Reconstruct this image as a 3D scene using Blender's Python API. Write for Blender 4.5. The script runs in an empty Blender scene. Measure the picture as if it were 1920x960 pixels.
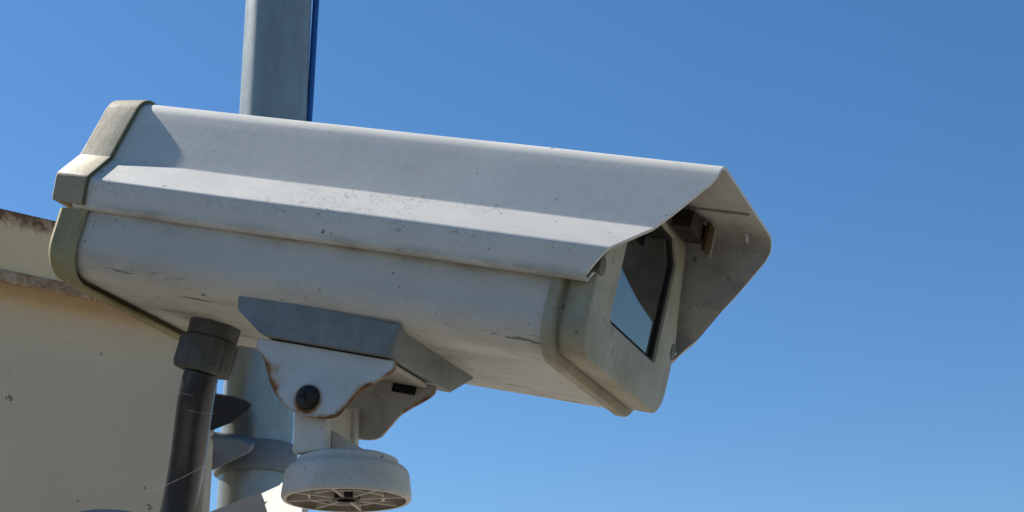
import bpy, bmesh, math, random
from mathutils import Vector, Matrix, noise

random.seed(7)
scene = bpy.context.scene
COL = scene.collection
R_ = math.radians

# ------------------------------------------------------------------ camera
EYE = Vector((0.0, 0.0, 1.65))
PITCH = R_(19.3)
FOCAL = 3134.5            # in pixels of the 1920 wide photograph
cam_data = bpy.data.cameras.new("viewpoint")
cam_data.sensor_width = 36.0
cam_data.lens = 36.0 * FOCAL / 1920.0
cam_data.clip_start = 0.02
cam_data.clip_end = 5000.0
cam = bpy.data.objects.new("viewpoint", cam_data)
cam.location = EYE
cam.rotation_euler = (math.pi / 2 + PITCH, 0, 0)
COL.objects.link(cam)
scene.camera = cam

# ------------------------------------------------------------------ daylight
SUN_EL = R_(45.5)
SUN_AZ = math.atan2(-0.874, 0.486)          # clockwise from +Y
sun_dir = Vector((math.sin(SUN_AZ) * math.cos(SUN_EL), math.cos(SUN_AZ) * math.cos(SUN_EL), math.sin(SUN_EL)))
world = bpy.data.worlds.new("World")
scene.world = world
world.use_nodes = True
wn = world.node_tree
wn.nodes.clear()
w_out = wn.nodes.new("ShaderNodeOutputWorld")
w_bg = wn.nodes.new("ShaderNodeBackground")
w_sky = wn.nodes.new("ShaderNodeTexSky")
w_sky.sky_type = 'NISHITA'
w_sky.sun_disc = False
w_sky.sun_elevation = SUN_EL
w_sky.sun_rotation = SUN_AZ
w_sky.altitude = 0.0
w_sky.air_density = 1.0
w_sky.dust_density = 0.2
w_sky.ozone_density = 4.5
w_bg.inputs["Strength"].default_value = 0.069
w_hsv = wn.nodes.new("ShaderNodeHueSaturation")     # the photograph's vivid rendering of a clear sky
w_hsv.inputs["Saturation"].default_value = 1.20
wn.links.new(w_sky.outputs[0], w_hsv.inputs["Color"])
wn.links.new(w_hsv.outputs[0], w_bg.inputs["Color"])
wn.links.new(w_bg.outputs[0], w_out.inputs["Surface"])

sun_data = bpy.data.lights.new("sun", 'SUN')
sun_data.energy = 5.0
sun_data.angle = R_(0.53)
sun_data.color = (1.0, 0.95, 0.87)
sun = bpy.data.objects.new("sun", sun_data)
sun.rotation_euler = (-sun_dir).to_track_quat('-Z', 'Y').to_euler()
sun.location = sun_dir * 20
COL.objects.link(sun)

vs = scene.view_settings
vs.view_transform = 'Standard'
vs.look = 'None'
vs.exposure = 0.83
vs.gamma = 1.0
vs.use_curve_mapping = False

# ------------------------------------------------------------------ frames
CT, ST = math.cos(PITCH), math.sin(PITCH)
def cam_to_world(c):
    """eye-relative (right, down, forward) metres to a world point"""
    return EYE + Vector((c[0], c[1] * ST + c[2] * CT, -c[1] * CT + c[2] * ST))
def sight(px, py):
    return cam_to_world(((px - 960) / FOCAL, (py - 480) / FOCAL, 1.0)) - EYE
def at(px, py, depth):
    return EYE + sight(px, py) * depth
def hit(px, py, point, normal):
    d = sight(px, py)
    return EYE + d * ((point - EYE).dot(normal) / d.dot(normal))

# the housing's own frame: x forward along the barrel, y across (away from the viewer), z up
HX, HY, HZ = (0.9069, 0.1254, -0.4022), (0.3494, 0.3097, 0.8843), (0.2355, -0.9425, 0.2371)
def wdir(c): return (cam_to_world(c) - EYE).normalized()
h0 = cam_to_world((0.0284, 0.0657, 1.0))
M_H = Matrix((wdir(HX), wdir(HY), wdir(HZ))).transposed().to_4x4()
M_H.translation = h0
YC = 0.0481               # the housing's centre line in y

# ------------------------------------------------------------------ object helpers
def tag(o, label=None, cat=None, group=None, kind=None):
    for k, v in (('label', label), ('category', cat), ('group', group), ('kind', kind)):
        if v: o[k] = v
    return o
def empty(name, M, label, cat):
    o = bpy.data.objects.new(name, None)
    o.empty_display_size = 0.02
    COL.objects.link(o)
    o.matrix_world = M
    return tag(o, label, cat)
def obj(name, bm, mat, parent=None, angle=35, bevel=0, seg=2, bang=40):
    bmesh.ops.recalc_face_normals(bm, faces=bm.faces)
    me = bpy.data.meshes.new(name)
    bm.to_mesh(me); bm.free()
    me.materials.append(mat)
    for p in me.polygons: p.use_smooth = True
    me.set_sharp_from_angle(angle=R_(angle))
    o = bpy.data.objects.new(name, me)
    COL.objects.link(o)
    if parent: o.parent = parent
    if bevel:
        b = o.modifiers.new("edge", 'BEVEL')
        b.width = bevel; b.segments = seg; b.limit_method = 'ANGLE'; b.angle_limit = R_(bang)
        b.harden_normals = False
    return o
def copy_obj(o, parent):
    c = o.copy(); COL.objects.link(c); c.parent = parent
    return c
def round_poly(pts, rad, seg=6, closed=True):
    """2-D polygon with its corners rounded; rad is one radius or a list"""
    n = len(pts); out = []
    for i, p in enumerate(pts):
        r = rad[i] if isinstance(rad, (list, tuple)) else rad
        p = Vector(p)
        if r <= 0 or (not closed and i in (0, n - 1)):
            out.append(p); continue
        a = Vector(pts[i - 1]) - p; b = Vector(pts[(i + 1) % n]) - p
        la, lb = a.length, b.length; a.normalize(); b.normalize()
        ang = a.angle(b)
        t = min(r / math.tan(ang / 2), la * .49, lb * .49)
        rr = t * math.tan(ang / 2)
        p0 = p + a * t; p1 = p + b * t
        c = p + (a + b).normalized() * (rr / math.sin(ang / 2))
        v0 = p0 - c; v1 = p1 - c
        th = v0.angle(v1) if v0.length > 1e-9 else 0
        for k in range(seg + 1):
            s = k / seg
            if th < 1e-5: out.append(p0.lerp(p1, s)); continue
            out.append(c + (v0 * math.sin((1 - s) * th) + v1 * math.sin(s * th)) / math.sin(th))
    return out
def offset_poly(pts, d, closed=True):
    """offset a 2-D poly along its outward normals (counter-clockwise = outward positive)"""
    n = len(pts); out = []
    for i, p in enumerate(pts):
        a = pts[i - 1] if (closed or i > 0) else p
        b = pts[(i + 1) % n] if (closed or i < n - 1) else p
        t1 = (p - a); t2 = (b - p)
        t = Vector((0, 0))
        if t1.length > 1e-9: t1.normalize(); t += t1
        if t2.length > 1e-9: t2.normalize(); t += t2
        t.normalize()
        nn = Vector((t.y, -t.x))
        k = 1.0
        if t1.length > .5:
            c = nn.dot(Vector((t1.y, -t1.x)))
            k = 1 / max(c, .6)
        out.append(p + nn * d * k)
    return out
def loft(loops, cap0=True, cap1=True, closed=True):
    bm = bmesh.new()
    rings = [[bm.verts.new(v) for v in L] for L in loops]
    n = len(rings[0])
    for a, b in zip(rings, rings[1:]):
        for i in range(n if closed else n - 1):
            j = (i + 1) % n
            bm.faces.new((a[i], a[j], b[j], b[i]))
    if cap0: bm.faces.new(rings[0][::-1])
    if cap1: bm.faces.new(rings[-1])
    return bm
def lathe(prof, n=48, M=None, closed_profile=False):
    """revolve (r, z) points about z"""
    bm = bmesh.new(); rings = []
    for r, z in prof:
        if r < 1e-6: rings.append([bm.verts.new((0, 0, z))] * n); continue
        rings.append([bm.verts.new((r * math.cos(2 * math.pi * k / n), r * math.sin(2 * math.pi * k / n), z)) for k in range(n)])
    pairs = list(zip(rings, rings[1:]))
    if closed_profile: pairs.append((rings[-1], rings[0]))
    for a, b in pairs:
        for i in range(n):
            j = (i + 1) % n
            vs_ = []
            for v in (a[i], a[j], b[j], b[i]):
                if v not in vs_: vs_.append(v)
            if len(vs_) > 2: bm.faces.new(vs_)
    if M: bm.transform(M)
    return bm
def box_bm(c, s, M=None, bm=None):
    bm = bm or bmesh.new()
    g = bmesh.ops.create_cube(bm, size=1)
    T = Matrix.Translation(c) @ Matrix.Diagonal((*s, 1))
    bmesh.ops.transform(bm, matrix=(M @ T) if M else T, verts=g['verts'])
    return bm
def tube(path, rad, n=16, wob=0.0, caps=True):
    loops = []
    up = Vector((0.3, 0.9, 0.2)).normalized()
    for i, p in enumerate(path):
        t = (path[min(i + 1, len(path) - 1)] - path[max(i - 1, 0)]).normalized()
        a = (up - t * up.dot(t)).normalized(); b = t.cross(a); up = a
        r = rad[i] if isinstance(rad, (list, tuple)) else rad
        loops.append([p + (a * math.cos(2 * math.pi * k / n) + b * math.sin(2 * math.pi * k / n)) * r for k in range(n)])
    return loft(loops, caps, caps)
def bez(p0, p1, p2, p3, n):
    return [p0 * (1 - t) ** 3 + p1 * 3 * t * (1 - t) ** 2 + p2 * 3 * t * t * (1 - t) + p3 * t ** 3 for t in (k / n for k in range(n + 1))]
def align(z, x=None):
    z = z.normalized(); x = x or Vector((1, 0, 0))
    x = (x - z * x.dot(z)).normalized(); y = z.cross(x)
    return Matrix((x, y, z)).transposed().to_4x4()

# ------------------------------------------------------------------ materials
class NT:
    def __init__(self, name):
        self.m = bpy.data.materials.new(name); self.m.use_nodes = True
        self.t = self.m.node_tree; self.b = self.t.nodes["Principled BSDF"]
        self.co = self.t.nodes.new("ShaderNodeTexCoord").outputs["Object"]
    def node(self, kind, **kw):
        n = self.t.nodes.new(kind)
        for k, v in kw.items(): setattr(n, k, v)
        return n
    def link(self, a, b): self.t.links.new(a, b)
    def put(self, sock, v):
        if hasattr(v, 'is_linked') or hasattr(v, 'links'): self.link(v, sock)
        else: sock.default_value = v
    def mapping(self, scale=(1, 1, 1), rot=(0, 0, 0), src=None):
        n = self.node("ShaderNodeMapping"); n.inputs["Scale"].default_value = scale; n.inputs["Rotation"].default_value = rot
        self.link(src or self.co, n.inputs["Vector"]); return n.outputs[0]
    def noise(self, scale, detail=4, rough=.55, vec=None, dist=0):
        n = self.node("ShaderNodeTexNoise"); n.inputs["Scale"].default_value = scale
        n.inputs["Detail"].default_value = detail; n.inputs["Roughness"].default_value = rough
        n.inputs["Distortion"].default_value = dist
        self.link(vec or self.co, n.inputs["Vector"]); return n.outputs["Fac"]
    def voro(self, scale, vec=None):
        n = self.node("ShaderNodeTexVoronoi"); n.inputs["Scale"].default_value = scale
        self.link(vec or self.co, n.inputs["Vector"]); return n.outputs["Distance"], n.outputs["Color"]
    def ramp(self, v, a, b, lo=0.0, hi=1.0):
        n = self.node("ShaderNodeMapRange"); n.interpolation_type = 'SMOOTHSTEP'
        self.link(v, n.inputs["Value"])
        for k, x in (("From Min", a), ("From Max", b), ("To Min", lo), ("To Max", hi)): n.inputs[k].default_value = x
        return n.outputs[0]
    def math(self, op, a, b=0.0, c=None):
        n = self.node("ShaderNodeMath", operation=op); self.put(n.inputs[0], a); self.put(n.inputs[1], b)
        if c is not None: self.put(n.inputs[2], c)
        return n.outputs[0]
    def mix(self, fac, a, b, mode='MIX'):
        n = self.node("ShaderNodeMix", data_type='RGBA', blend_type=mode)
        self.put(n.inputs[0], fac); self.put(n.inputs[6], a); self.put(n.inputs[7], b)
        return n.outputs[2]
    def sep(self, v=None):
        n = self.node("ShaderNodeSeparateXYZ"); self.link(v or self.co, n.inputs[0]); return n.outputs
    def bump(self, h, strength, dist):
        n = self.node("ShaderNodeBump"); n.inputs["Strength"].default_value = strength; n.inputs["Distance"].default_value = dist
        self.link(h, n.inputs["Height"]); self.link(n.outputs[0], self.b.inputs["Normal"])
    def done(self, col, rough=.5, metal=0.0, spec=None):
        self.put(self.b.inputs["Base Color"], col); self.put(self.b.inputs["Roughness"], rough)
        self.put(self.b.inputs["Metallic"], metal)
        if spec is not None: self.b.inputs["Specular IOR Level"].default_value = spec
        return self.m
    def specks(self, scale, keep, size, vec=None):
        """sparse irregular spots: a mask of 0..1"""
        d, c = self.voro(scale, vec)
        s = self.node("ShaderNodeSeparateColor"); self.link(c, s.inputs[0])
        on = self.math('GREATER_THAN', s.outputs[0], 1 - keep)
        lim = self.math('MULTIPLY', s.outputs[1], size)
        wob = self.math('MULTIPLY_ADD', self.noise(scale * 4, 4, .8), .9, -.42)
        return self.math('MULTIPLY', on, self.math('LESS_THAN', self.math('ADD', d, wob), lim))

def rgb(r, g, b): return (r, g, b, 1.0)

def mat_paint(name, base=(.55, .555, .55), streaks=True, cracks=False, grime=(.20, .165, .11), spots=1.0, rough=.5, bump=.10, dirty=0.0):
    m = NT(name)
    tone = m.noise(9, 5, .6)
    c = m.mix(m.ramp(tone, .35, .7), rgb(*base), rgb(*[x * .90 for x in base]))
    fine = m.noise(520, 2, .7)
    c = m.mix(m.ramp(fine, .52, .75, 0, .22), c, rgb(*[x * .62 for x in base]))
    film = m.noise(38, 6, .7, m.mapping((.35, 1, 1)))
    c = m.mix(m.ramp(film, .52, .80, 0, .16), c, rgb(*grime))
    x, y, z = m.sep()
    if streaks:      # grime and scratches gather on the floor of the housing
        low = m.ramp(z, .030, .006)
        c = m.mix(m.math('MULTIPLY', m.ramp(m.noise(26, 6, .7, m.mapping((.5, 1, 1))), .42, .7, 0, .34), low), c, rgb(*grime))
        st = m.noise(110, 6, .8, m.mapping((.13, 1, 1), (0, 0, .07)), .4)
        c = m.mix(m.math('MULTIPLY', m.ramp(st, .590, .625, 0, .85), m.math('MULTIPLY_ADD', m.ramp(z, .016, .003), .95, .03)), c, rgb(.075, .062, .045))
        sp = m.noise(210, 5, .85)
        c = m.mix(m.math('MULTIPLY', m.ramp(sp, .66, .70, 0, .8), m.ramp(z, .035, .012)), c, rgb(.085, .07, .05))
        # dirt washed down from under the sunshield's lip
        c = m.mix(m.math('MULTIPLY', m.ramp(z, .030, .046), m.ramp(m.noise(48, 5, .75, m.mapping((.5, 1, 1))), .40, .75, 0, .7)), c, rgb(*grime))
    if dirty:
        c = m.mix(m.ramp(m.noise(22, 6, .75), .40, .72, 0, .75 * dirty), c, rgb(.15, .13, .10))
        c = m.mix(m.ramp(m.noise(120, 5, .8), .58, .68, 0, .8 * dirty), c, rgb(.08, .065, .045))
    if cracks:
        c = m.mix(m.math('MULTIPLY', m.ramp(z, .0505, .0440), m.ramp(m.noise(40, 5, .75, m.mapping((.4, 1, 1))), .38, .66, .05, .6)), c, rgb(.25, .22, .17))
    ch = m.specks(105, .09 * spots, .17, m.mapping((1, 1, .75)))
    c = m.mix(m.math('MULTIPLY', ch, .8), c, rgb(.06, .052, .04))
    sp2 = m.specks(300, .10 * spots, .24)
    c = m.mix(m.math('MULTIPLY', sp2, .75), c, rgb(.10, .085, .06))
    h = m.math('ADD', m.math('MULTIPLY', fine, .25), m.noise(140, 4, .6))
    if cracks:
        n1 = m.noise(95, 3, .6, None, 1.2)
        line = m.math('LESS_THAN', m.math('ABSOLUTE', m.math('SUBTRACT', n1, .5)), .006)
        gate = m.ramp(m.noise(16, 2, .5), .42, .56)
        zone = m.math('MULTIPLY', m.ramp(z, .088, .080), m.ramp(z, .050, .058))
        cr = m.math('MULTIPLY', m.math('MULTIPLY', line, gate), zone)
        c = m.mix(m.math('MULTIPLY', cr, .8), c, rgb(.16, .14, .11))
        h = m.math('SUBTRACT', h, cr)
    m.bump(h, bump, .0006)
    return m.done(c, m.ramp(film, .3, .8, rough - .06, rough + .2), 0, .4)

def mat_plastic(name, base=(.40, .365, .27), spots=1.0, rim=None):
    m = NT(name)
    c = m.mix(m.ramp(m.noise(24, 6, .65), .35, .7), rgb(*base), rgb(base[0] * .72, base[1] * .71, base[2] * .66))
    c = m.mix(m.ramp(m.noise(420, 3, .7), .5, .72, 0, .35), c, rgb(base[0] * .5, base[1] * .48, base[2] * .4))
    st = m.noise(70, 6, .75, m.mapping((1, 1, .3)), .5)
    c = m.mix(m.ramp(st, .64, .72, 0, .75), c, rgb(.07, .058, .035))
    c = m.mix(m.math('MULTIPLY', m.specks(120, .14 * spots, .17, m.mapping((1, 1, .5))), .85), c, rgb(.035, .03, .022))
    c = m.mix(m.math('MULTIPLY', m.specks(380, .14 * spots, .26, m.mapping((1, 1, .6))), .7), c, rgb(.06, .05, .035))
    if rim is not None:      # dark olive tint, stronger towards the front rim
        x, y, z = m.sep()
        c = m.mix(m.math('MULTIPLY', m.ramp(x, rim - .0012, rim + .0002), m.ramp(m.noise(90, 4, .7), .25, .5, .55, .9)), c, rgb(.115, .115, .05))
    m.bump(m.noise(300, 4, .6), .10, .0006)
    return m.done(c, m.ramp(st, .3, .7, .46, .7), 0, .35)

def mat_zinc(name, base=(.30, .325, .335), metal=.35, rough=.5, dirt=.5, stretch=(1, 1, 1), vary=.11):
    m = NT(name)
    d, cc = m.voro(130, m.mapping(stretch))
    s = m.node("ShaderNodeSeparateColor"); m.link(cc, s.inputs[0])
    c = m.mix(s.outputs[0], rgb(*base), rgb(*[x * .86 for x in base]))
    c = m.mix(m.ramp(m.noise(18, 6, .7), .4, .7, 0, dirt), c, rgb(base[0] * .6, base[1] * .62, base[2] * .62))
    c = m.mix(m.ramp(m.noise(150, 5, .7), .62, .7, 0, dirt), c, rgb(.07, .065, .055))
    m.bump(m.noise(90, 4, .6), .05, .0006)
    return m.done(c, m.ramp(m.noise(60, 4, .6), .3, .7, rough - vary, rough + vary), metal, .5)

def mat_rusty_paint(name, bolt=None, base=(.61, .555, .485), less=0.0):
    m = NT(name)
    a = m.node("ShaderNodeAttribute"); a.attribute_name = "edge_wear"
    n1 = m.noise(190, 5, .75); n2 = m.noise(45, 3, .6)
    c = m.mix(m.ramp(m.noise(30, 5, .6), .4, .7), rgb(*base), rgb(*[x * .88 for x in base]))
    c = m.mix(m.ramp(m.noise(420, 2, .7), .52, .75, 0, .25), c, rgb(*[x * .6 for x in base]))
    wear = m.math('ADD', a.outputs["Fac"], m.math('MULTIPLY_ADD', n1, .55, -.28))
    wear = m.math('ADD', wear, m.math('MULTIPLY_ADD', n2, 2.6, -1.36 - less))
    if bolt:
        v = m.node("ShaderNodeVectorMath", operation='DISTANCE'); m.link(m.co, v.inputs[0]); v.inputs[1].default_value = bolt
        ring = m.ramp(v.outputs["Value"], .0135, .0065)
        wear = m.math('MAXIMUM', wear, m.math('ADD', m.math('MULTIPLY', ring, .95), m.math('MULTIPLY_ADD', n1, .5, -.25)))
    stain = m.ramp(wear, .25, .75)
    c = m.mix(m.math('MULTIPLY', stain, .75), c, rgb(.38, .205, .075))
    deep = m.ramp(wear, .62, .9)
    c = m.mix(deep, c, m.mix(m.ramp(n1, .4, .65), rgb(.27, .11, .03), rgb(.11, .052, .022)))
    c = m.mix(m.math('MULTIPLY', m.specks(110, .12, .25), .8), c, rgb(.06, .045, .03))
    m.bump(m.math('ADD', m.noise(220, 4, .6), m.math('MULTIPLY', deep, n1)), .3, .0008)
    return m.done(c, m.ramp(wear, .3, .8, .5, .85), 0, .4)

def mat_plain(name, base, rough=.5, metal=0.0, spec=.5, var=.25, scale=60, bump=.15):
    m = NT(name)
    c = m.mix(m.ramp(m.noise(scale, 5, .65), .35, .7), rgb(*base), rgb(*[x * (1 - var) for x in base]))
    c = m.mix(m.ramp(m.noise(scale * 6, 3, .7), .55, .75, 0, var), c, rgb(*[x * .5 for x in base]))
    if bump: m.bump(m.noise(scale * 3, 4, .6), bump, .0008)
    return m.done(c, rough, metal, spec)

def mat_box(name, rust_top=False, base=(.69, .545, .36)):
    m = NT(name)
    c = m.mix(m.ramp(m.noise(5, 5, .6), .35, .7), rgb(*base), rgb(*[x * .92 for x in base]))
    c = m.mix(m.ramp(m.noise(420, 2, .7), .5, .75, 0, .2), c, rgb(.22, .19, .13))
    c = m.mix(m.math('MULTIPLY', m.specks(34, .16, .10), .8), c, rgb(.06, .045, .03))
    c = m.mix(m.math('MULTIPLY', m.specks(90, .10, .16), .6), c, rgb(.09, .07, .045))
    if rust_top:
        x, y, z = m.sep()
        n = m.noise(60, 6, .75)
        w = m.math('ADD', m.ramp(z, -.036, .002), m.math('MULTIPLY_ADD', n, 1.7, -1.12))
        c = m.mix(m.ramp(w, .12, .5, 0, .7), c, rgb(.34, .18, .075))
        c = m.mix(m.ramp(w, .42, .62), c, rgb(.19, .08, .03))
    m.bump(m.noise(60, 4, .5), .08, .002)
    return m.done(c, .5, 0, .4)

def mat_rust(name):
    m = NT(name)
    n = m.noise(70, 6, .75); n2 = m.noise(300, 4, .7)
    c = m.mix(m.ramp(n, .38, .6), rgb(.46, .33, .22), rgb(.33, .19, .105))
    c = m.mix(m.ramp(n2, .52, .66, 0, .8), c, rgb(.16, .075, .036))
    c = m.mix(m.ramp(n, .62, .75, 0, .7), c, rgb(.55, .45, .32))
    m.bump(n2, .5, .001)
    return m.done(c, .85, 0, .2)

M_hood = mat_paint("hood_paint", (.665, .640, .575), streaks=False, cracks=True, spots=.45)
M_inside_shade = mat_paint("inside_shaded_paint", (.46, .435, .39), streaks=False, spots=1.5, dirty=.75)  # hood's inside: its shade put in as a darker base, with dirt over it
M_body = mat_paint("body_paint", (.59, .555, .485), streaks=True, spots=1.2)
M_cast = mat_paint("cast_paint", (.67, .61, .52), streaks=False, spots=2.6, dirty=.30)
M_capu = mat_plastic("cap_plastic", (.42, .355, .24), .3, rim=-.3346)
M_capl = mat_plastic("lower_cap_plastic", (.36, .315, .165), .3)
M_frame = mat_plastic("frame_plastic", (.41, .375, .275), 1.1)
M_zinc = mat_zinc("galvanised_plate", (.225, .240, .228), .1, .5, .85)
M_pole = mat_zinc("galvanised_pole", (.31, .345, .325), .42, .40, .22, (1, 1, .3), .03)
M_band = mat_zinc("galvanised_band", (.19, .205, .215), .1, .55, .6)
M_bolt = mat_plain("dark_steel", (.035, .030, .027), .55, .4, .5, .4, 200, .4)
M_gland = mat_plain("gland_plastic", (.100, .102, .096), .6, 0, .4, .3, 90, .25)
M_hose = mat_plain("hose_plastic", (.026, .029, .033), .32, 0, .5, .3, 50, .1)
M_dark = mat_plain("dark_lug", (.020, .020, .020), .6, 0, .4, .3, 60, .2)
M_recess = mat_plain("screw_plug", (.16, .135, .10), .6, 0, .3, .3, 120, .2)
M_rust = mat_rust("rust")
M_latch = mat_plain("rusty_latch", (.050, .040, .026), .8, 0, .2, .5, 90, .4)
M_latchp = mat_plain("rusty_plate", (.105, .065, .024), .8, 0, .2, .6, 120, .4)
M_slot = mat_plain("slot_dark", (.02, .018, .016), .8, 0, .2, .3, 60, 0)
M_blue = mat_plain("blue_sheath", (.012, .10, .36), .4, 0, .5, .15, 40, .05)
M_arm = mat_paint("arm_paint", (.47, .45, .43), streaks=False, spots=.8)
M_grey = mat_plain("grey_pipe", (.27, .27, .255), .5, 0, .5, .15, 40, .05)
M_boxp = mat_box("box_paint"); M_lid = mat_box("lit_lid_paint", True, (.80, .59, .33))  # lid base is lighter: the stronger light on its face is in the colour
M_silk = mat_plain("silk", (.55, .53, .48), .35, 0, .5, .1, 40, 0)

g_ = NT("window_glass")
dust = g_.noise(60, 6, .7)
gc = g_.mix(g_.ramp(dust, .45, .75, 0, .6), rgb(.012, .014, .013), rgb(.026, .028, .026))
gm = g_.done(gc, g_.ramp(dust, .3, .8, .02, .06), 0, .5)
g_.b.inputs["IOR"].default_value = 2.3
M_glass = gm

gr = NT("pale_concrete")
gcol = gr.mix(gr.ramp(gr.noise(.8, 6, .6), .35, .65), rgb(.325, .295, .25), rgb(.28, .255, .21))
gcol = gr.mix(gr.ramp(gr.noise(40, 4, .7), .5, .7, 0, .4), gcol, rgb(.28, .25, .21))
M_ground = gr.done(gcol, .85, 0, .3)
rd = NT("asphalt")
rc = rd.mix(rd.ramp(rd.noise(2, 6, .6), .35, .65), rgb(.075, .072, .068), rgb(.055, .053, .05))
rc = rd.mix(rd.ramp(rd.noise(160, 3, .7), .5, .7, 0, .5), rc, rgb(.13, .125, .115))
M_road = rd.done(rc, .9, 0, .3)

# ------------------------------------------------------------------ unseen ground: asphalt kept dark, pale slab added to bounce light onto the underside
bm = bmesh.new()
bmesh.ops.create_circle(bm, cap_ends=True, radius=2500, segments=64)
tag(obj("road", bm, M_road), "dark asphalt road", None, None, 'structure')
bm = box_bm((-5, 8.2, .06), (60, 16, .12))
tag(obj("bounce_slab", bm, M_ground, None, 30, .01), "unseen pale concrete slab added to bounce sunlight up at the camera", None, None, 'structure')

# ------------------------------------------------------------------ security camera
root = empty("security_camera", M_H, "grey white box security camera with a sunshield, tilted down towards the right", "security camera")
def L3(x, pts): return [Vector((x, p.x, p.y)) for p in pts]

# body: section in (y, z), counter-clockwise, seen from the front
def body_section(grow=0.0, k=1.0, bottom=0.0):
    raw = [(-.0880, bottom), (.0880, bottom), (.0880, .052), (.0765, .080), (.0640, .119), (-.0640, .119), (-.0765, .080), (-.0880, .052)]
    raw = [(a * k, b) for a, b in raw]
    pts = round_poly(raw, [.021, .021, .010, .006, .010, .010, .006, .010], 8)
    if grow: pts = offset_poly(pts, grow)
    return [Vector((p.x + YC, p.y)) for p in pts]
loops = []
for i in range(13):
    t = i / 12; x = -.336 + t * .341
    loops.append(L3(x, body_section(0, 1.045 - .060 * t)))
obj("body_shell", loft(loops), M_body, root, 30)

# sunshield: open profile, near lip -> ridge -> far lip, cut back obliquely at the front
def hood_profile(grow=0.0, lip=True):
    half = [(.0969, .0452), (.1001, .0617), (.0839, .0813), (.0695, .1304)]
    raw = [(-a, b) for a, b in half] + [(a, b) for a, b in half[::-1]]
    rad = [0, .0035, .005, .0122, .0122, .005, .0035, 0]
    if lip:
        raw = [(-.0905, .0492), (-.0905, .0440), (-.0962, .0432)] + [(-a, b) for a, b in half[1:]] + [(a, b) for a, b in half[1:][::-1]] + [(.0962, .0432), (.0905, .0440), (.0905, .0492)]
        rad = [0, .0020, .0030, .0035, .005, .0122, .0122, .005, .0035, .0030, .0020, 0]
    pts = round_poly(raw, rad, 8, closed=False)
    # extra points along the long panels
    dense = []
    for a, b in zip(pts, pts[1:]):
        n = max(1, int((b - a).length / .006))
        dense += [a.lerp(b, k / n) for k in range(n)]
    dense.append(pts[-1])
    # outward is away from the middle: the profile runs clockwise
    if grow: dense = offset_poly(dense, -grow, closed=False)
    return [Vector((p.x + YC, p.y)) for p in dense]
CUT = [(.040, .0212), (.0452, .0222), (.0500, .0250), (.0617, .0335), (.0813, .0516), (.0919, .0600), (.1051, .0690), (.1135, .0746), (.1165, .0772), (.1200, .0788), (.1290, .0793), (.140, .0795)]
def cut_x(z):
    for (z0, x0), (z1, x1) in zip(CUT, CUT[1:]):
        if z <= z1: return x0 + (x1 - x0) * max(0, (z - z0)) / (z1 - z0)
    return CUT[-1][1]
prof = hood_profile()
NX = 60
loops = []
for i in range(NX + 1):
    t = i / NX
    L = []
    for p in prof:
        x1 = cut_x(p.y)
        x = -.345 + (x1 + .345) * t
        w = noise.noise(Vector((x * 9, p.x * 14, p.y * 14))) * .00045
        L.append(Vector((x, p.x, p.y)) + Vector((0, w * (1 if p.x > YC else -1), w * .5)))
    loops.append(L)
hood = obj("sunshield", loft(loops, False, False, closed=False), M_hood, root, 60)
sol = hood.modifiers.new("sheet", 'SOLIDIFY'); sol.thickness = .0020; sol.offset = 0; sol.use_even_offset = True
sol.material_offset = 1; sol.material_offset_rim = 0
hood.data.materials.append(M_inside_shade)
spl = hood.modifiers.new("edge", 'EDGE_SPLIT'); spl.split_angle = R_(50)

# rear caps
cp = hood_profile(.0034, lip=False)
def cap_loop(x, inset):
    c = Vector((YC, .085))
    return [Vector((x, p.x + (c.x - p.x) / (p - c).length * inset, p.y + (c.y - p.y) / (p - c).length * inset)) for p in cp]
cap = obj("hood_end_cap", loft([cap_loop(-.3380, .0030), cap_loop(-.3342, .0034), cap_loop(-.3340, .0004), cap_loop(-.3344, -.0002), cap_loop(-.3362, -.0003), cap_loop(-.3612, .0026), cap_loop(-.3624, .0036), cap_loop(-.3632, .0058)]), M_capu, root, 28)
def low_loop(x, grow, k, drop=0.0):
    out = []
    for p in body_section(grow, k):
        out.append(Vector((x, p.x, min(p.y - drop * max(0, 1 - max(p.y, 0) / .03), .0425))))
    return out
obj("body_end_cap", loft([low_loop(-.3460, .0002, 1.045, .0004), low_loop(-.3340, .0010, 1.045, .0026), low_loop(-.3332, .0016, 1.045, .0030), low_loop(-.3332, .0024, 1.045, .0036), low_loop(-.3340, .0030, 1.045, .0040),
     low_loop(-.3400, .0030, 1.045, .0040), low_loop(-.3406, .0014, 1.045, .0022), low_loop(-.3560, .0006, 1.036, .0016), low_loop(-.3600, -.0018, 1.030, .0010), low_loop(-.3612, -.0060, 1.03)]), M_capl, root, 28)
# front frame: lofted plastic surround with a window opening
WIN = round_poly([(-.0495, .0310), (.0490, .0310), (.0490, .0990), (.0330, .1120), (-.0330, .1120), (-.0495, .0990)], [.0045, .0022, .006, .003, .003, .006], 5)
def radial(poly, c, N):
    """resample a star-shaped closed polygon by angle"""
    out = []
    angs = [2 * math.pi * k / N for k in range(N)]
    for a in angs:
        d = Vector((math.cos(a), math.sin(a))); best = None
        for i in range(len(poly)):
            p, q = poly[i - 1], poly[i]
            e = q - p; den = d.x * e.y - d.y * e.x
            if abs(den) < 1e-12: continue
            w = p - c
            t = (w.x * e.y - w.y * e.x) / den; s = (w.x * d.y - w.y * d.x) / den
            if t > 0 and -1e-6 <= s <= 1 + 1e-6 and (best is None or t < best): best = t
        out.append(c + d * best)
    return out
NF = 240
c0 = Vector((0, .066))
def fr(x, grow, k=.985, bottom=0.0):
    pts = [Vector((p.x - YC, p.y)) for p in body_section(grow, k, bottom)]
    return [Vector((x, p.x + YC, p.y)) for p in radial(pts, c0, NF)]
def wn_loop(x, grow):
    return [Vector((x, p.x + YC, p.y)) for p in radial(offset_poly(WIN, grow), c0, NF)]
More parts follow.
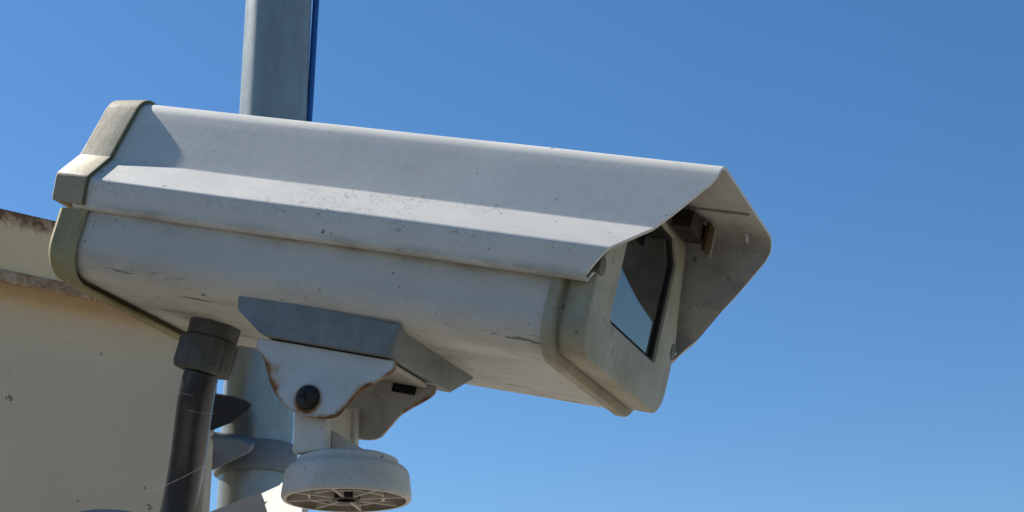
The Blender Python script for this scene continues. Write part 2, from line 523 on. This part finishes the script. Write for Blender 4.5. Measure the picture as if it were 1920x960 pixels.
floops = [fr(-.0010, -.0005), fr(-.0008, .0030), fr(.0000, .0038), fr(.0052, .0038), fr(.0062, .0030), fr(.0065, .0004), fr(.0068, -.0034), fr(.0084, -.0040), fr(.0090, -.0022), fr(.0100, -.0018),
          fr(.0232, -.0017), fr(.0244, -.0022), fr(.0250, -.0032), fr(.0252, -.0050),
          wn_loop(.0253, .0012), wn_loop(.0250, .0003), wn_loop(.0244, .0000), wn_loop(.0215, -.0002)]
frame = obj("front_frame", loft(floops, True, False), M_frame, root, 32)
pane = [Vector((0, p.x + YC, p.y)) for p in radial(offset_poly(WIN, .0005), c0, 96)]
obj("window_pane", loft([[v + Vector((.0196, 0, 0)) for v in pane], [v + Vector((.0212, 0, 0)) for v in pane]]), M_glass, frame, 30)
obj("gasket", loft([wn_loop(.0210, .0004), wn_loop(.0228, .0002), wn_loop(.0231, -.0005), wn_loop(.0231, -.0020), wn_loop(.0226, -.0028), wn_loop(.0210, -.0030)], False, False), M_slot, frame, 50)
def disc(name, y, z, ry, rz, x0, x1, mat, parent):
    L = lambda x, s: [Vector((x, y + ry * s * math.cos(a), z + rz * s * math.sin(a))) for a in [2 * math.pi * k / 28 for k in range(28)]]
    return obj(name, loft([L(x0, 1), L(x1 - .0003, 1), L(x1, .93)]), mat, parent, 40)
disc("screw_plug", YC - .0815, .0555, .0055, .0058, .020, .0256, M_recess, frame)
disc("screw_plug", YC + .0800, .0470, .0055, .0058, .020, .0256, M_recess, frame)

# rusty hood catch between frame and sunshield
catch = obj("hood_catch", box_bm((.0345, YC + .0300, .1200), (.014, .036, .0115)), M_latch, root, 30, .001)
obj("catch_plate", box_bm((.0440, YC + .0430, .1175), (.003, .012, .0190)), M_latchp, catch, 30, .0008)
obj("catch_clip", box_bm((.0455, YC + .0510, .1170), (.0006, .0010, .0200)), M_cast, catch, 30)
# curl of peeling paint inside the hood's edge
bm = tube([Vector((.0700 - .003 * math.sin(a) , YC + .0440 - .0022 * math.cos(a), .1225 + (.0024 * math.sin(a)) - (.0035 if k in (0, 8) else 0))) for k, a in enumerate([math.pi * k / 8 for k in range(9)])], .0006, 8)
obj("paint_curl", bm, M_hood, root, 60)

obj("stiffener", box_bm((.046, YC + .0180, .1285), (.060, .0034, .0022)), M_inside_shade, root, 30, .0010)

# galvanised mounting rail
def rail_loop(y, zb, x1):
    side = round_poly([(-.2100, .0065), (-.2080, -.0045), (-.1860, zb), (x1, zb), (-.0940, .0020)], [0, .006, .012, .0010, 0], 6)
    return [Vector((p.x, y, p.y)) for p in side]
rail = obj("mounting_rail", loft([rail_loop(-.0335, -.0176, -.1010), rail_loop(-.0328, -.0180, -.0975), rail_loop(-.0305, -.0180, -.0949), rail_loop(-.0270, -.0180, -.0938), rail_loop(-.0200, -.0180, -.0938), rail_loop(.030, -.0180, -.0938), rail_loop(.060, -.0174, -.0938), rail_loop(.0885, -.0012, -.0938)]), M_zinc, root, 25, .0008)

# cable gland screwed into the floor of the housing
def hexa(r, n=6): return [(r * math.cos(2 * math.pi * k / n + .35), r * math.sin(2 * math.pi * k / n + .35)) for k in range(n)]
GX, GY = -.2800, .0560
def nut_loop(z, r, g):
    return [Vector((GX + math.cos(a) * rr, GY + math.sin(a) * rr, z)) for a, rr in ((2 * math.pi * k / 96, r * (1 - .035 * g * (1 if k % 8 in (0, 1) else 0))) for k in range(96))]
def hex_loop(z, r, rr): return [Vector((GX + p.x, GY + p.y, z)) for p in round_poly(hexa(r, 8), rr, 3)]
gl = obj("cable_gland", loft([hex_loop(.002, .0186, .004), hex_loop(-.0100, .0186, .004), hex_loop(-.0106, .0180, .004)]), M_gland, root, 30)
obj("gland_nut", loft([nut_loop(-.0107, .0180, 0), nut_loop(-.0120, .0205, .5), nut_loop(-.0140, .0212, 1), nut_loop(-.0310, .0212, 1), nut_loop(-.0340, .0200, .6), nut_loop(-.0352, .0140, 0)]), M_gland, gl, 20)

# ------------------------------------------------------------------ mounting bracket (head tilted with the housing, foot level)
M_B = M_H @ Matrix.Translation((0, 0, 0))
brk = empty("camera_bracket", M_B, "white rust edged swivel bracket holding up the security camera from below", "bracket")
EAR = [(-.1908, -.0190), (-.1914, -.0215), (-.1900, -.0260), (-.1840, -.0310), (-.1795, -.0375), (-.1735, -.0465), (-.1672, -.0528), (-.1536, -.0602), (-.1374, -.0616), (-.1240, -.0590), (-.1178, -.0505), (-.1110, -.0400), (-.0985, -.0298), (-.0936, -.0250), (-.0926, -.0215), (-.0930, -.0190)]
def smooth_closed(pts, n):
    out = []; m = len(pts)
    for i in range(m):
        p0, p1, p2, p3 = (Vector(pts[(i + k - 1) % m]) for k in range(4))
        if i == m - 1: out += [p1.lerp(p2, k / n) for k in range(n)]; continue
        for k in range(n):
            t = k / n
            out.append(.5 * ((2 * p1) + (p2 - p0) * t + (2 * p0 - 5 * p1 + 4 * p2 - p3) * t * t + (3 * p1 - p0 - 3 * p2 + p3) * t ** 3))
    return out
def smooth_open(pts, n):
    q = [Vector(p) for p in pts]; q = [q[0] * 2 - q[1]] + q + [q[-1] * 2 - q[-2]]; out = []
    for p0, p1, p2, p3 in zip(q, q[1:], q[2:], q[3:]):
        for k in range(n):
            t = k / n
            out.append(.5 * ((2 * p1) + (p2 - p0) * t + (2 * p0 - 5 * p1 + 4 * p2 - p3) * t * t + (3 * p1 - p0 - 3 * p2 + p3) * t ** 3))
    return out + [q[-2]]
ear2d = smooth_open(EAR, 5)
ear2d = [p for p in ear2d] + [ear2d[-1].lerp(ear2d[0], k / 24) for k in range(1, 24)]
BOLT = (-.1450, -.0505)
def ear_mesh(y0, th, mat):
    area = sum(ear2d[i - 1].x * p.y - p.x * ear2d[i - 1].y for i, p in enumerate(ear2d))
    base = ear2d if area > 0 else ear2d[::-1]
    bm = loft([[Vector((p.x, y0, p.y)) for p in offset_poly(base, -.0004)], [Vector((p.x, y0 + .0004, p.y)) for p in base],
               [Vector((p.x, y0 + th - .0004, p.y)) for p in base], [Vector((p.x, y0 + th, p.y)) for p in offset_poly(base, -.0004)]])
    xs = [p.x for p in base]; zs = [p.y for p in base]
    def cut(lo, hi, no):
        k = lo + .0015
        while k < hi - .0006:
            bmesh.ops.bisect_plane(bm, geom=bm.verts[:] + bm.edges[:] + bm.faces[:], plane_co=Vector(no) * k, plane_no=no)
            k += .0018
    cut(min(xs), max(xs), (1, 0, 0)); cut(min(zs), max(zs), (0, 0, 1))
    lay = bm.verts.layers.float.new("edge_wear")
    for v in bm.verts:
        q = Vector((v.co.x, v.co.z)); best = 1
        for i in range(len(base)):
            p, r = base[i - 1], base[i]
            if min(p.y, r.y) > -.0192: continue          # the top edge is sheltered under the rail
            e = r - p; t = max(0, min(1, (q - p).dot(e) / max(e.length_squared, 1e-12)))
            best = min(best, (q - p - e * t).length)
        v[lay] = max(0, 1 - best / .0062) ** 1.5
    return obj("ear", bm, mat, brk, 18)
YN, YF, ETH = -.0275, .0340, .0026
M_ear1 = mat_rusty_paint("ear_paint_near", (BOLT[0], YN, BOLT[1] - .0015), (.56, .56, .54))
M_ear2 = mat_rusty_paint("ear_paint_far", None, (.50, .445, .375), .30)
e1 = ear_mesh(YN, ETH, M_ear1)
e2 = ear_mesh(YF, ETH, M_ear2)
obj("head_plate", box_bm((-.1430, .0040, -.0205), (.0900, .0585, .0030)), M_ear2, brk, 30, .0006)
# adjusting slot and graduation marks on the far ear
obj("adjusting_slot", box_bm((-.1140, YF - .0004, -.0245), (.0170, .0012, .0062), None), M_slot, e2, 30, .0005)
for k in range(10):
    a = R_(58 - k * 7.4)
    c = Vector((BOLT[0] - .004 + .0265 * math.cos(a), YF - .0003, BOLT[1] - .0025 + .0265 * math.sin(a)))
    Mr = Matrix.Translation(c) @ Matrix.Rotation(-a, 4, 'Y')
    o = obj("graduation_mark", box_bm((0, 0, 0), (.0044, .0010, .0007)), M_ear2, e2, 30)
    o.matrix_local = Mr
# bolt
def along_y(p): return Matrix.Translation(p) @ Matrix.Rotation(R_(90), 4, 'X')
bolt = obj("bolt", lathe([(0, .0052), (.0030, .0050), (.0058, .0040), (.0074, .0022), (.0078, .0004), (.0078, -.0008), (0, -.0008)], 32), M_bolt, brk, 50)
bolt.matrix_local = along_y((BOLT[0], YN, BOLT[1]))
for a in (20, 110):
    s = obj("cross_slot", box_bm((0, 0, .0049), (.0062, .0013, .0010)), M_slot, bolt, 30)
    s.matrix_local = Matrix.Rotation(R_(a), 4, 'Z')

# swivel block and foot, upright in the world; local frame: origin at the foot's underside centre
up_h = M_H.to_3x3().inverted() @ Vector((0, 0, 1))
foot_c = Vector((-.1180, .0040, -.1040))
xh = (Vector((1, 0, 0)) - up_h * up_h.x).normalized()
M_F = Matrix.Translation(foot_c) @ align(up_h, Vector((1, 0, 0)))
def foot_obj(name, bm, mat, ang=35, bevel=0, parent=None):
    o = obj(name, bm, mat, parent or brk, ang, bevel)
    if not parent: o.matrix_local = M_F
    return o
FR = .0400
drum = foot_obj("foot", lathe([(FR - .0032, .0000), (FR - .0010, .0000), (FR - .0002, .0012), (FR, .0030), (FR - .0014, .0150), (FR - .0022, .0178), (FR - .0040, .0198), (FR - .0068, .0208), (FR - .0080, .0225), (FR - .0088, .0250), (FR - .0130, .0268), (.0, .0272), (.0, .0130), (FR - .0045, .0125), (FR - .0036, .0080)], 72, closed_profile=False), M_cast, 40)
for k in range(8):
    a = 2 * math.pi * k / 8 + .2
    rb = foot_obj("rib", box_bm((.0225, 0, .0068), (.0290, .0016, .0125), Matrix.Rotation(a, 4, 'Z')), M_cast, 30, 0, drum)
foot_obj("rib_ring", lathe([(.0235, .0015), (.0252, .0015), (.0252, .0135), (.0235, .0135)], 8, None, True), M_cast, 30, 0, drum)
foot_obj("hub", lathe([(.0058, .0002), (.0085, .0002), (.0090, .0010), (.0090, .0132), (.0058, .0132)], 32, None, True), M_bolt, 40, 0, drum)
# swivel block: two lugs joined by a web
Hb = .0270
foot_obj("swivel_lug", box_bm((-.0155, -.0190, Hb + .0190), (.0225, .0080, .0380)), M_cast, 30, .0012)
foot_obj("swivel_lug", box_bm((-.0120, .0255, Hb + .0190), (.0115, .0070, .0380)), M_cast, 30, .0012)
foot_obj("swivel_web", box_bm((-.0140, .0035, Hb + .0180), (.0100, .0380, .0360)), M_cast, 30, .0010)
gv = [(-.0080, 0, Hb + .0140), (.0200, 0, Hb + .0002), (-.0080, 0, Hb - .0020), (.0200, 0, Hb - .0020)]
bm = bmesh.new()
tri = [(-.0090, Hb + .0170), (.0190, Hb - .001), (-.0090, Hb - .001)]
bm = loft([[Vector((x, y, z)) for x, z in tri] for y in (-.0060, -.0020)])
foot_obj("gusset", bm, M_cast, 30, .0008)

# ------------------------------------------------------------------ conduit hanging from the gland
up_w = Vector((0, 0, 1))
gz = M_H.to_3x3() @ Vector((0, 0, -1))
p0 = M_H @ Vector((GX, GY, -.0350))
p3 = at(321, 1010, (p0 - EYE).dot(sight(960, 480).normalized()) + .02)
path = bez(p0, p0 + gz * .03, p3 + Vector((.012, 0, .06)), p3, 16) + bez(p3, p3 - Vector((.03, 0, .20)), Vector((p3.x - .05, p3.y + .1, .6)), Vector((p3.x - .05, p3.y + .25, .0)), 20)[1:]
hose = obj("conduit", tube(path, [.0122] * 3 + [.0125] * (len(path) - 3), 28), M_hose, None, 50)
tag(hose, "black plastic cable conduit hanging down from the gland under the camera", "conduit")

# ------------------------------------------------------------------ cream metal cabinet behind
BU = Vector((.788, .616, 0)).normalized(); BN = Vector((-.616, .788, 0)).normalized()    # along the face; away from the viewer
bp = at(394, 850, 1.66)
Mb = Matrix((BU, BN, Vector((0, 0, 1)))).transposed().to_4x4(); Mb.translation = Vector((bp.x, bp.y, 0))
Mbi = Mb.inverted()
LIDP = -.030                                               # lid face stands this far forward
lp = bp + BN * LIDP
zt = (Mbi @ hit(57, 402, lp, BN)).z
zl = (Mbi @ hit(57, 520, lp, BN)).z
zb = .75
Mb.translation.z = zt
cab = empty("metal_cabinet", Mb, "cream painted metal cabinet with rust along its top edge, left of the pole", "cabinet")
W_ = 1.0
obj("cabinet_door", box_bm((-W_ / 2 - .012, .010, (zb - zt + 0) / 2 - .01), (W_ - .024, .020, zt - zb - .02)), M_boxp, cab, 30, .0020)
obj("door_edge", box_bm((-.0055, .006, (zb - zt) / 2 - .01), (.009, .030, zt - zb - .02)), M_boxp, cab, 30, .0015)
obj("cabinet_body", box_bm((-W_ / 2, .060, (zb - zt) / 2 - .012), (W_ - .010, .079, zt - zb - .02)), M_boxp, cab, 30, .003)
lidh = zt - zl
lid = obj("cabinet_lid", box_bm((-W_ / 2, .040, -lidh / 2), (W_ + .010, .140, lidh)), M_lid, cab, 30, .0025)
obj("lid_lip", box_bm((-W_ / 2, -.0305, -lidh - .0045), (W_ + .010, .006, .0125)), M_rust, cab, 30, .002)

# ------------------------------------------------------------------ pole, clamp and blue cable
PD = 1.86
mid = at(512, 215, PD)
low = sight(485.5, 740); low = EYE + low * ((mid.y - EYE.y) / low.y)
pd = (mid - low).normalized()
pr = 62.6 / FOCAL * (mid - EYE).dot(sight(960, 480).normalized())
def pole_pt(z): return mid + pd * ((z - mid.z) / pd.z)
pole = obj("pole", tube([pole_pt(z) for z in (.1, .5, 1.0, 1.5, 2.0, 2.5, 3.0, 3.6)], pr, 64), M_pole, None, 40)
tag(pole, "galvanised grey steel pole rising behind the camera", "pole")

def pole_at_py(py):
    # height on the pole that falls on this row
    lo, hi = 0.0, 3.6
    fw = sight(960, 480).normalized(); upc = Vector((0, -ST, CT))
    for _ in range(40):
        z = (lo + hi) / 2; v = pole_pt(z) - EYE
        y = 480 - FOCAL * v.dot(upc) / v.dot(fw)
        if y > py: lo = z
        else: hi = z
    return (lo + hi) / 2
# cable strapped along the pole's far right side
side = Vector((1, .12, 0)).normalized()
cpath = []
for k in range(40):
    z = .6 + k * (3.6 - .6) / 39
    zc = pole_at_py(215)
    bulge = .0030 * max(0, min(1, (z - zc) / .10)) + .0008 * math.sin(z * 37) - .006 * max(0, min(1, (zc - .05 - z) / .1))
    cpath.append(pole_pt(z) + side * (pr + .0015 + bulge) + Vector((0, .004, 0)))
tag(obj("cable", tube(cpath, .0037, 14), M_blue, None, 50), "blue cable running up the right side of the pole", "cable")

# clamp: band round the pole and lugs reaching back to the cabinet
zc0, zc1 = pole_at_py(893), pole_at_py(838)
zm = (zc0 + zc1) / 2
Mc = Matrix.Translation(pole_pt(zm)) @ align(pd)
clamp = empty("pole_clamp", Mc, "galvanised clamp band with lugs gripping the pole beside the cabinet", "clamp")
hb = (zc1 - zc0) / 2
obj("band", lathe([(pr - .0005, -hb), (pr + .0045, -hb), (pr + .0055, -hb + .002), (pr + .0055, hb - .002), (pr + .0045, hb), (pr - .0005, hb)], 64, None, True), M_band, clamp, 40)
def wedge(name, poly, d0, d1, mat, parent):
    a = [at(x, y, d0) for x, y in poly]
    off = sight(960, 480).normalized() * (d1 - d0)
    Mi = parent.matrix_world.inverted() if parent else Matrix()
    bm = loft([[Mi @ v for v in a], [Mi @ (v + off) for v in a]])
    return obj(name, bm, mat, parent, 30, .0015)
bpy.context.view_layer.update()
wedge("clamp_lug", [(388, 816), (450, 823), (470, 836), (466, 850), (394, 884)], 1.655, 1.690, M_band, clamp)
lug = obj("hook", loft([[at(x, y, d) for x, y in poly] for d, poly in (
    (1.650, [(387, 737), (436, 744), (462, 754), (470, 760), (463, 771), (434, 789), (392, 807)]),
    (1.660, [(386, 734), (436, 742), (464, 752), (473, 760), (466, 772), (436, 792), (390, 810)]),
    (1.690, [(386, 735), (436, 743), (464, 753), (471, 760), (466, 771), (436, 789), (390, 806)]),
    (1.700, [(388, 745), (430, 750), (455, 758), (460, 762), (455, 768), (430, 780), (395, 794)]))]), M_dark, None, 50)
tag(lug, "dark pointed hook sticking out of the cabinet's right edge over the pole", "hook")

# ------------------------------------------------------------------ arm under the foot, pipe at the bottom left
bm = bmesh.new()
arm = empty("support_arm", Matrix.Translation(at(540, 960, 1.14)), "pale painted steel arm rising to the bracket's round foot, its end in sun", "arm")
bpy.context.view_layer.update()
Ai = arm.matrix_world.inverted()
def prism(front, back):
    return loft([[Ai @ v for v in front], [Ai @ v for v in back]])
# strut: shaded face seen from below; runs down to the left
f = [at(300, 1003, 1.36), at(395, 959, 1.32), at(489, 923, 1.285), at(505, 962, 1.28), at(540, 1040, 1.27), at(300, 1040, 1.36)]
obj("strut", prism(f, [v + Vector((.008, .030, -.034)) for v in f]), M_arm, arm, 30)
# end plate: upright, facing left and towards the viewer, so the sun reaches it
PN = Vector((-.80, -.42, .40)).normalized(); pe = at(520, 930, 1.262)
f = [hit(x, y, pe, PN) for x, y in ((489, 925), (524, 909), (529, 903), (533, 921), (548, 938), (566, 944), (560, 1010), (516, 1010))]
obj("end_plate", prism(f, [v - PN * .006 for v in f]), M_arm, arm, 30, .0008)

gp = at(205, 985, 1.32)
pth = [at(60, 1040, 1.32), at(110, 985, 1.32), at(150, 970, 1.32), at(200, 964, 1.32), at(260, 972, 1.32), at(330, 988, 1.34), at(380, 1010, 1.36)]
tag(obj("bent_pipe", tube(bez(pth[0], at(120, 958, 1.32), at(190, 958, 1.32), at(300, 985, 1.33), 14) + [pth[5], pth[6]], .0062, 16), M_grey, None, 50), "blue grey bent pipe just showing at the bottom in front of the cabinet", "pipe")

# ------------------------------------------------------------------ strands of spider silk
bm = bmesh.new()
def strand(a, b, sag, r=.00010):
    pts = [a.lerp(b, k / 8) + Vector((0, 0, -sag * 4 * (k / 8) * (1 - k / 8))) for k in range(9)]
    t = tube(pts, r, 5)
    me = bpy.data.meshes.new("t"); t.to_mesh(me); t.free(); bm.from_mesh(me); bpy.data.meshes.remove(me)
strand(at(18, 572, 1.25), at(48, 555, 1.25), 0)
strand(at(20, 640, 1.25), at(60, 628, 1.25), 0)
strand(at(112, 540, 1.22), at(134, 528, 1.22), 0)
strand(at(332, 735, 1.08), at(362, 741, 1.08), .0004)
strand(at(350, 768, 1.08), at(402, 775, 1.08), .001)
strand(at(276, 924, 1.1), at(385, 872, 1.1), .001, .0001)
tag(obj("silk_strands", bm, M_silk), "fine strands of spider silk around the cabinet and conduit", "cobweb", None, 'stuff')
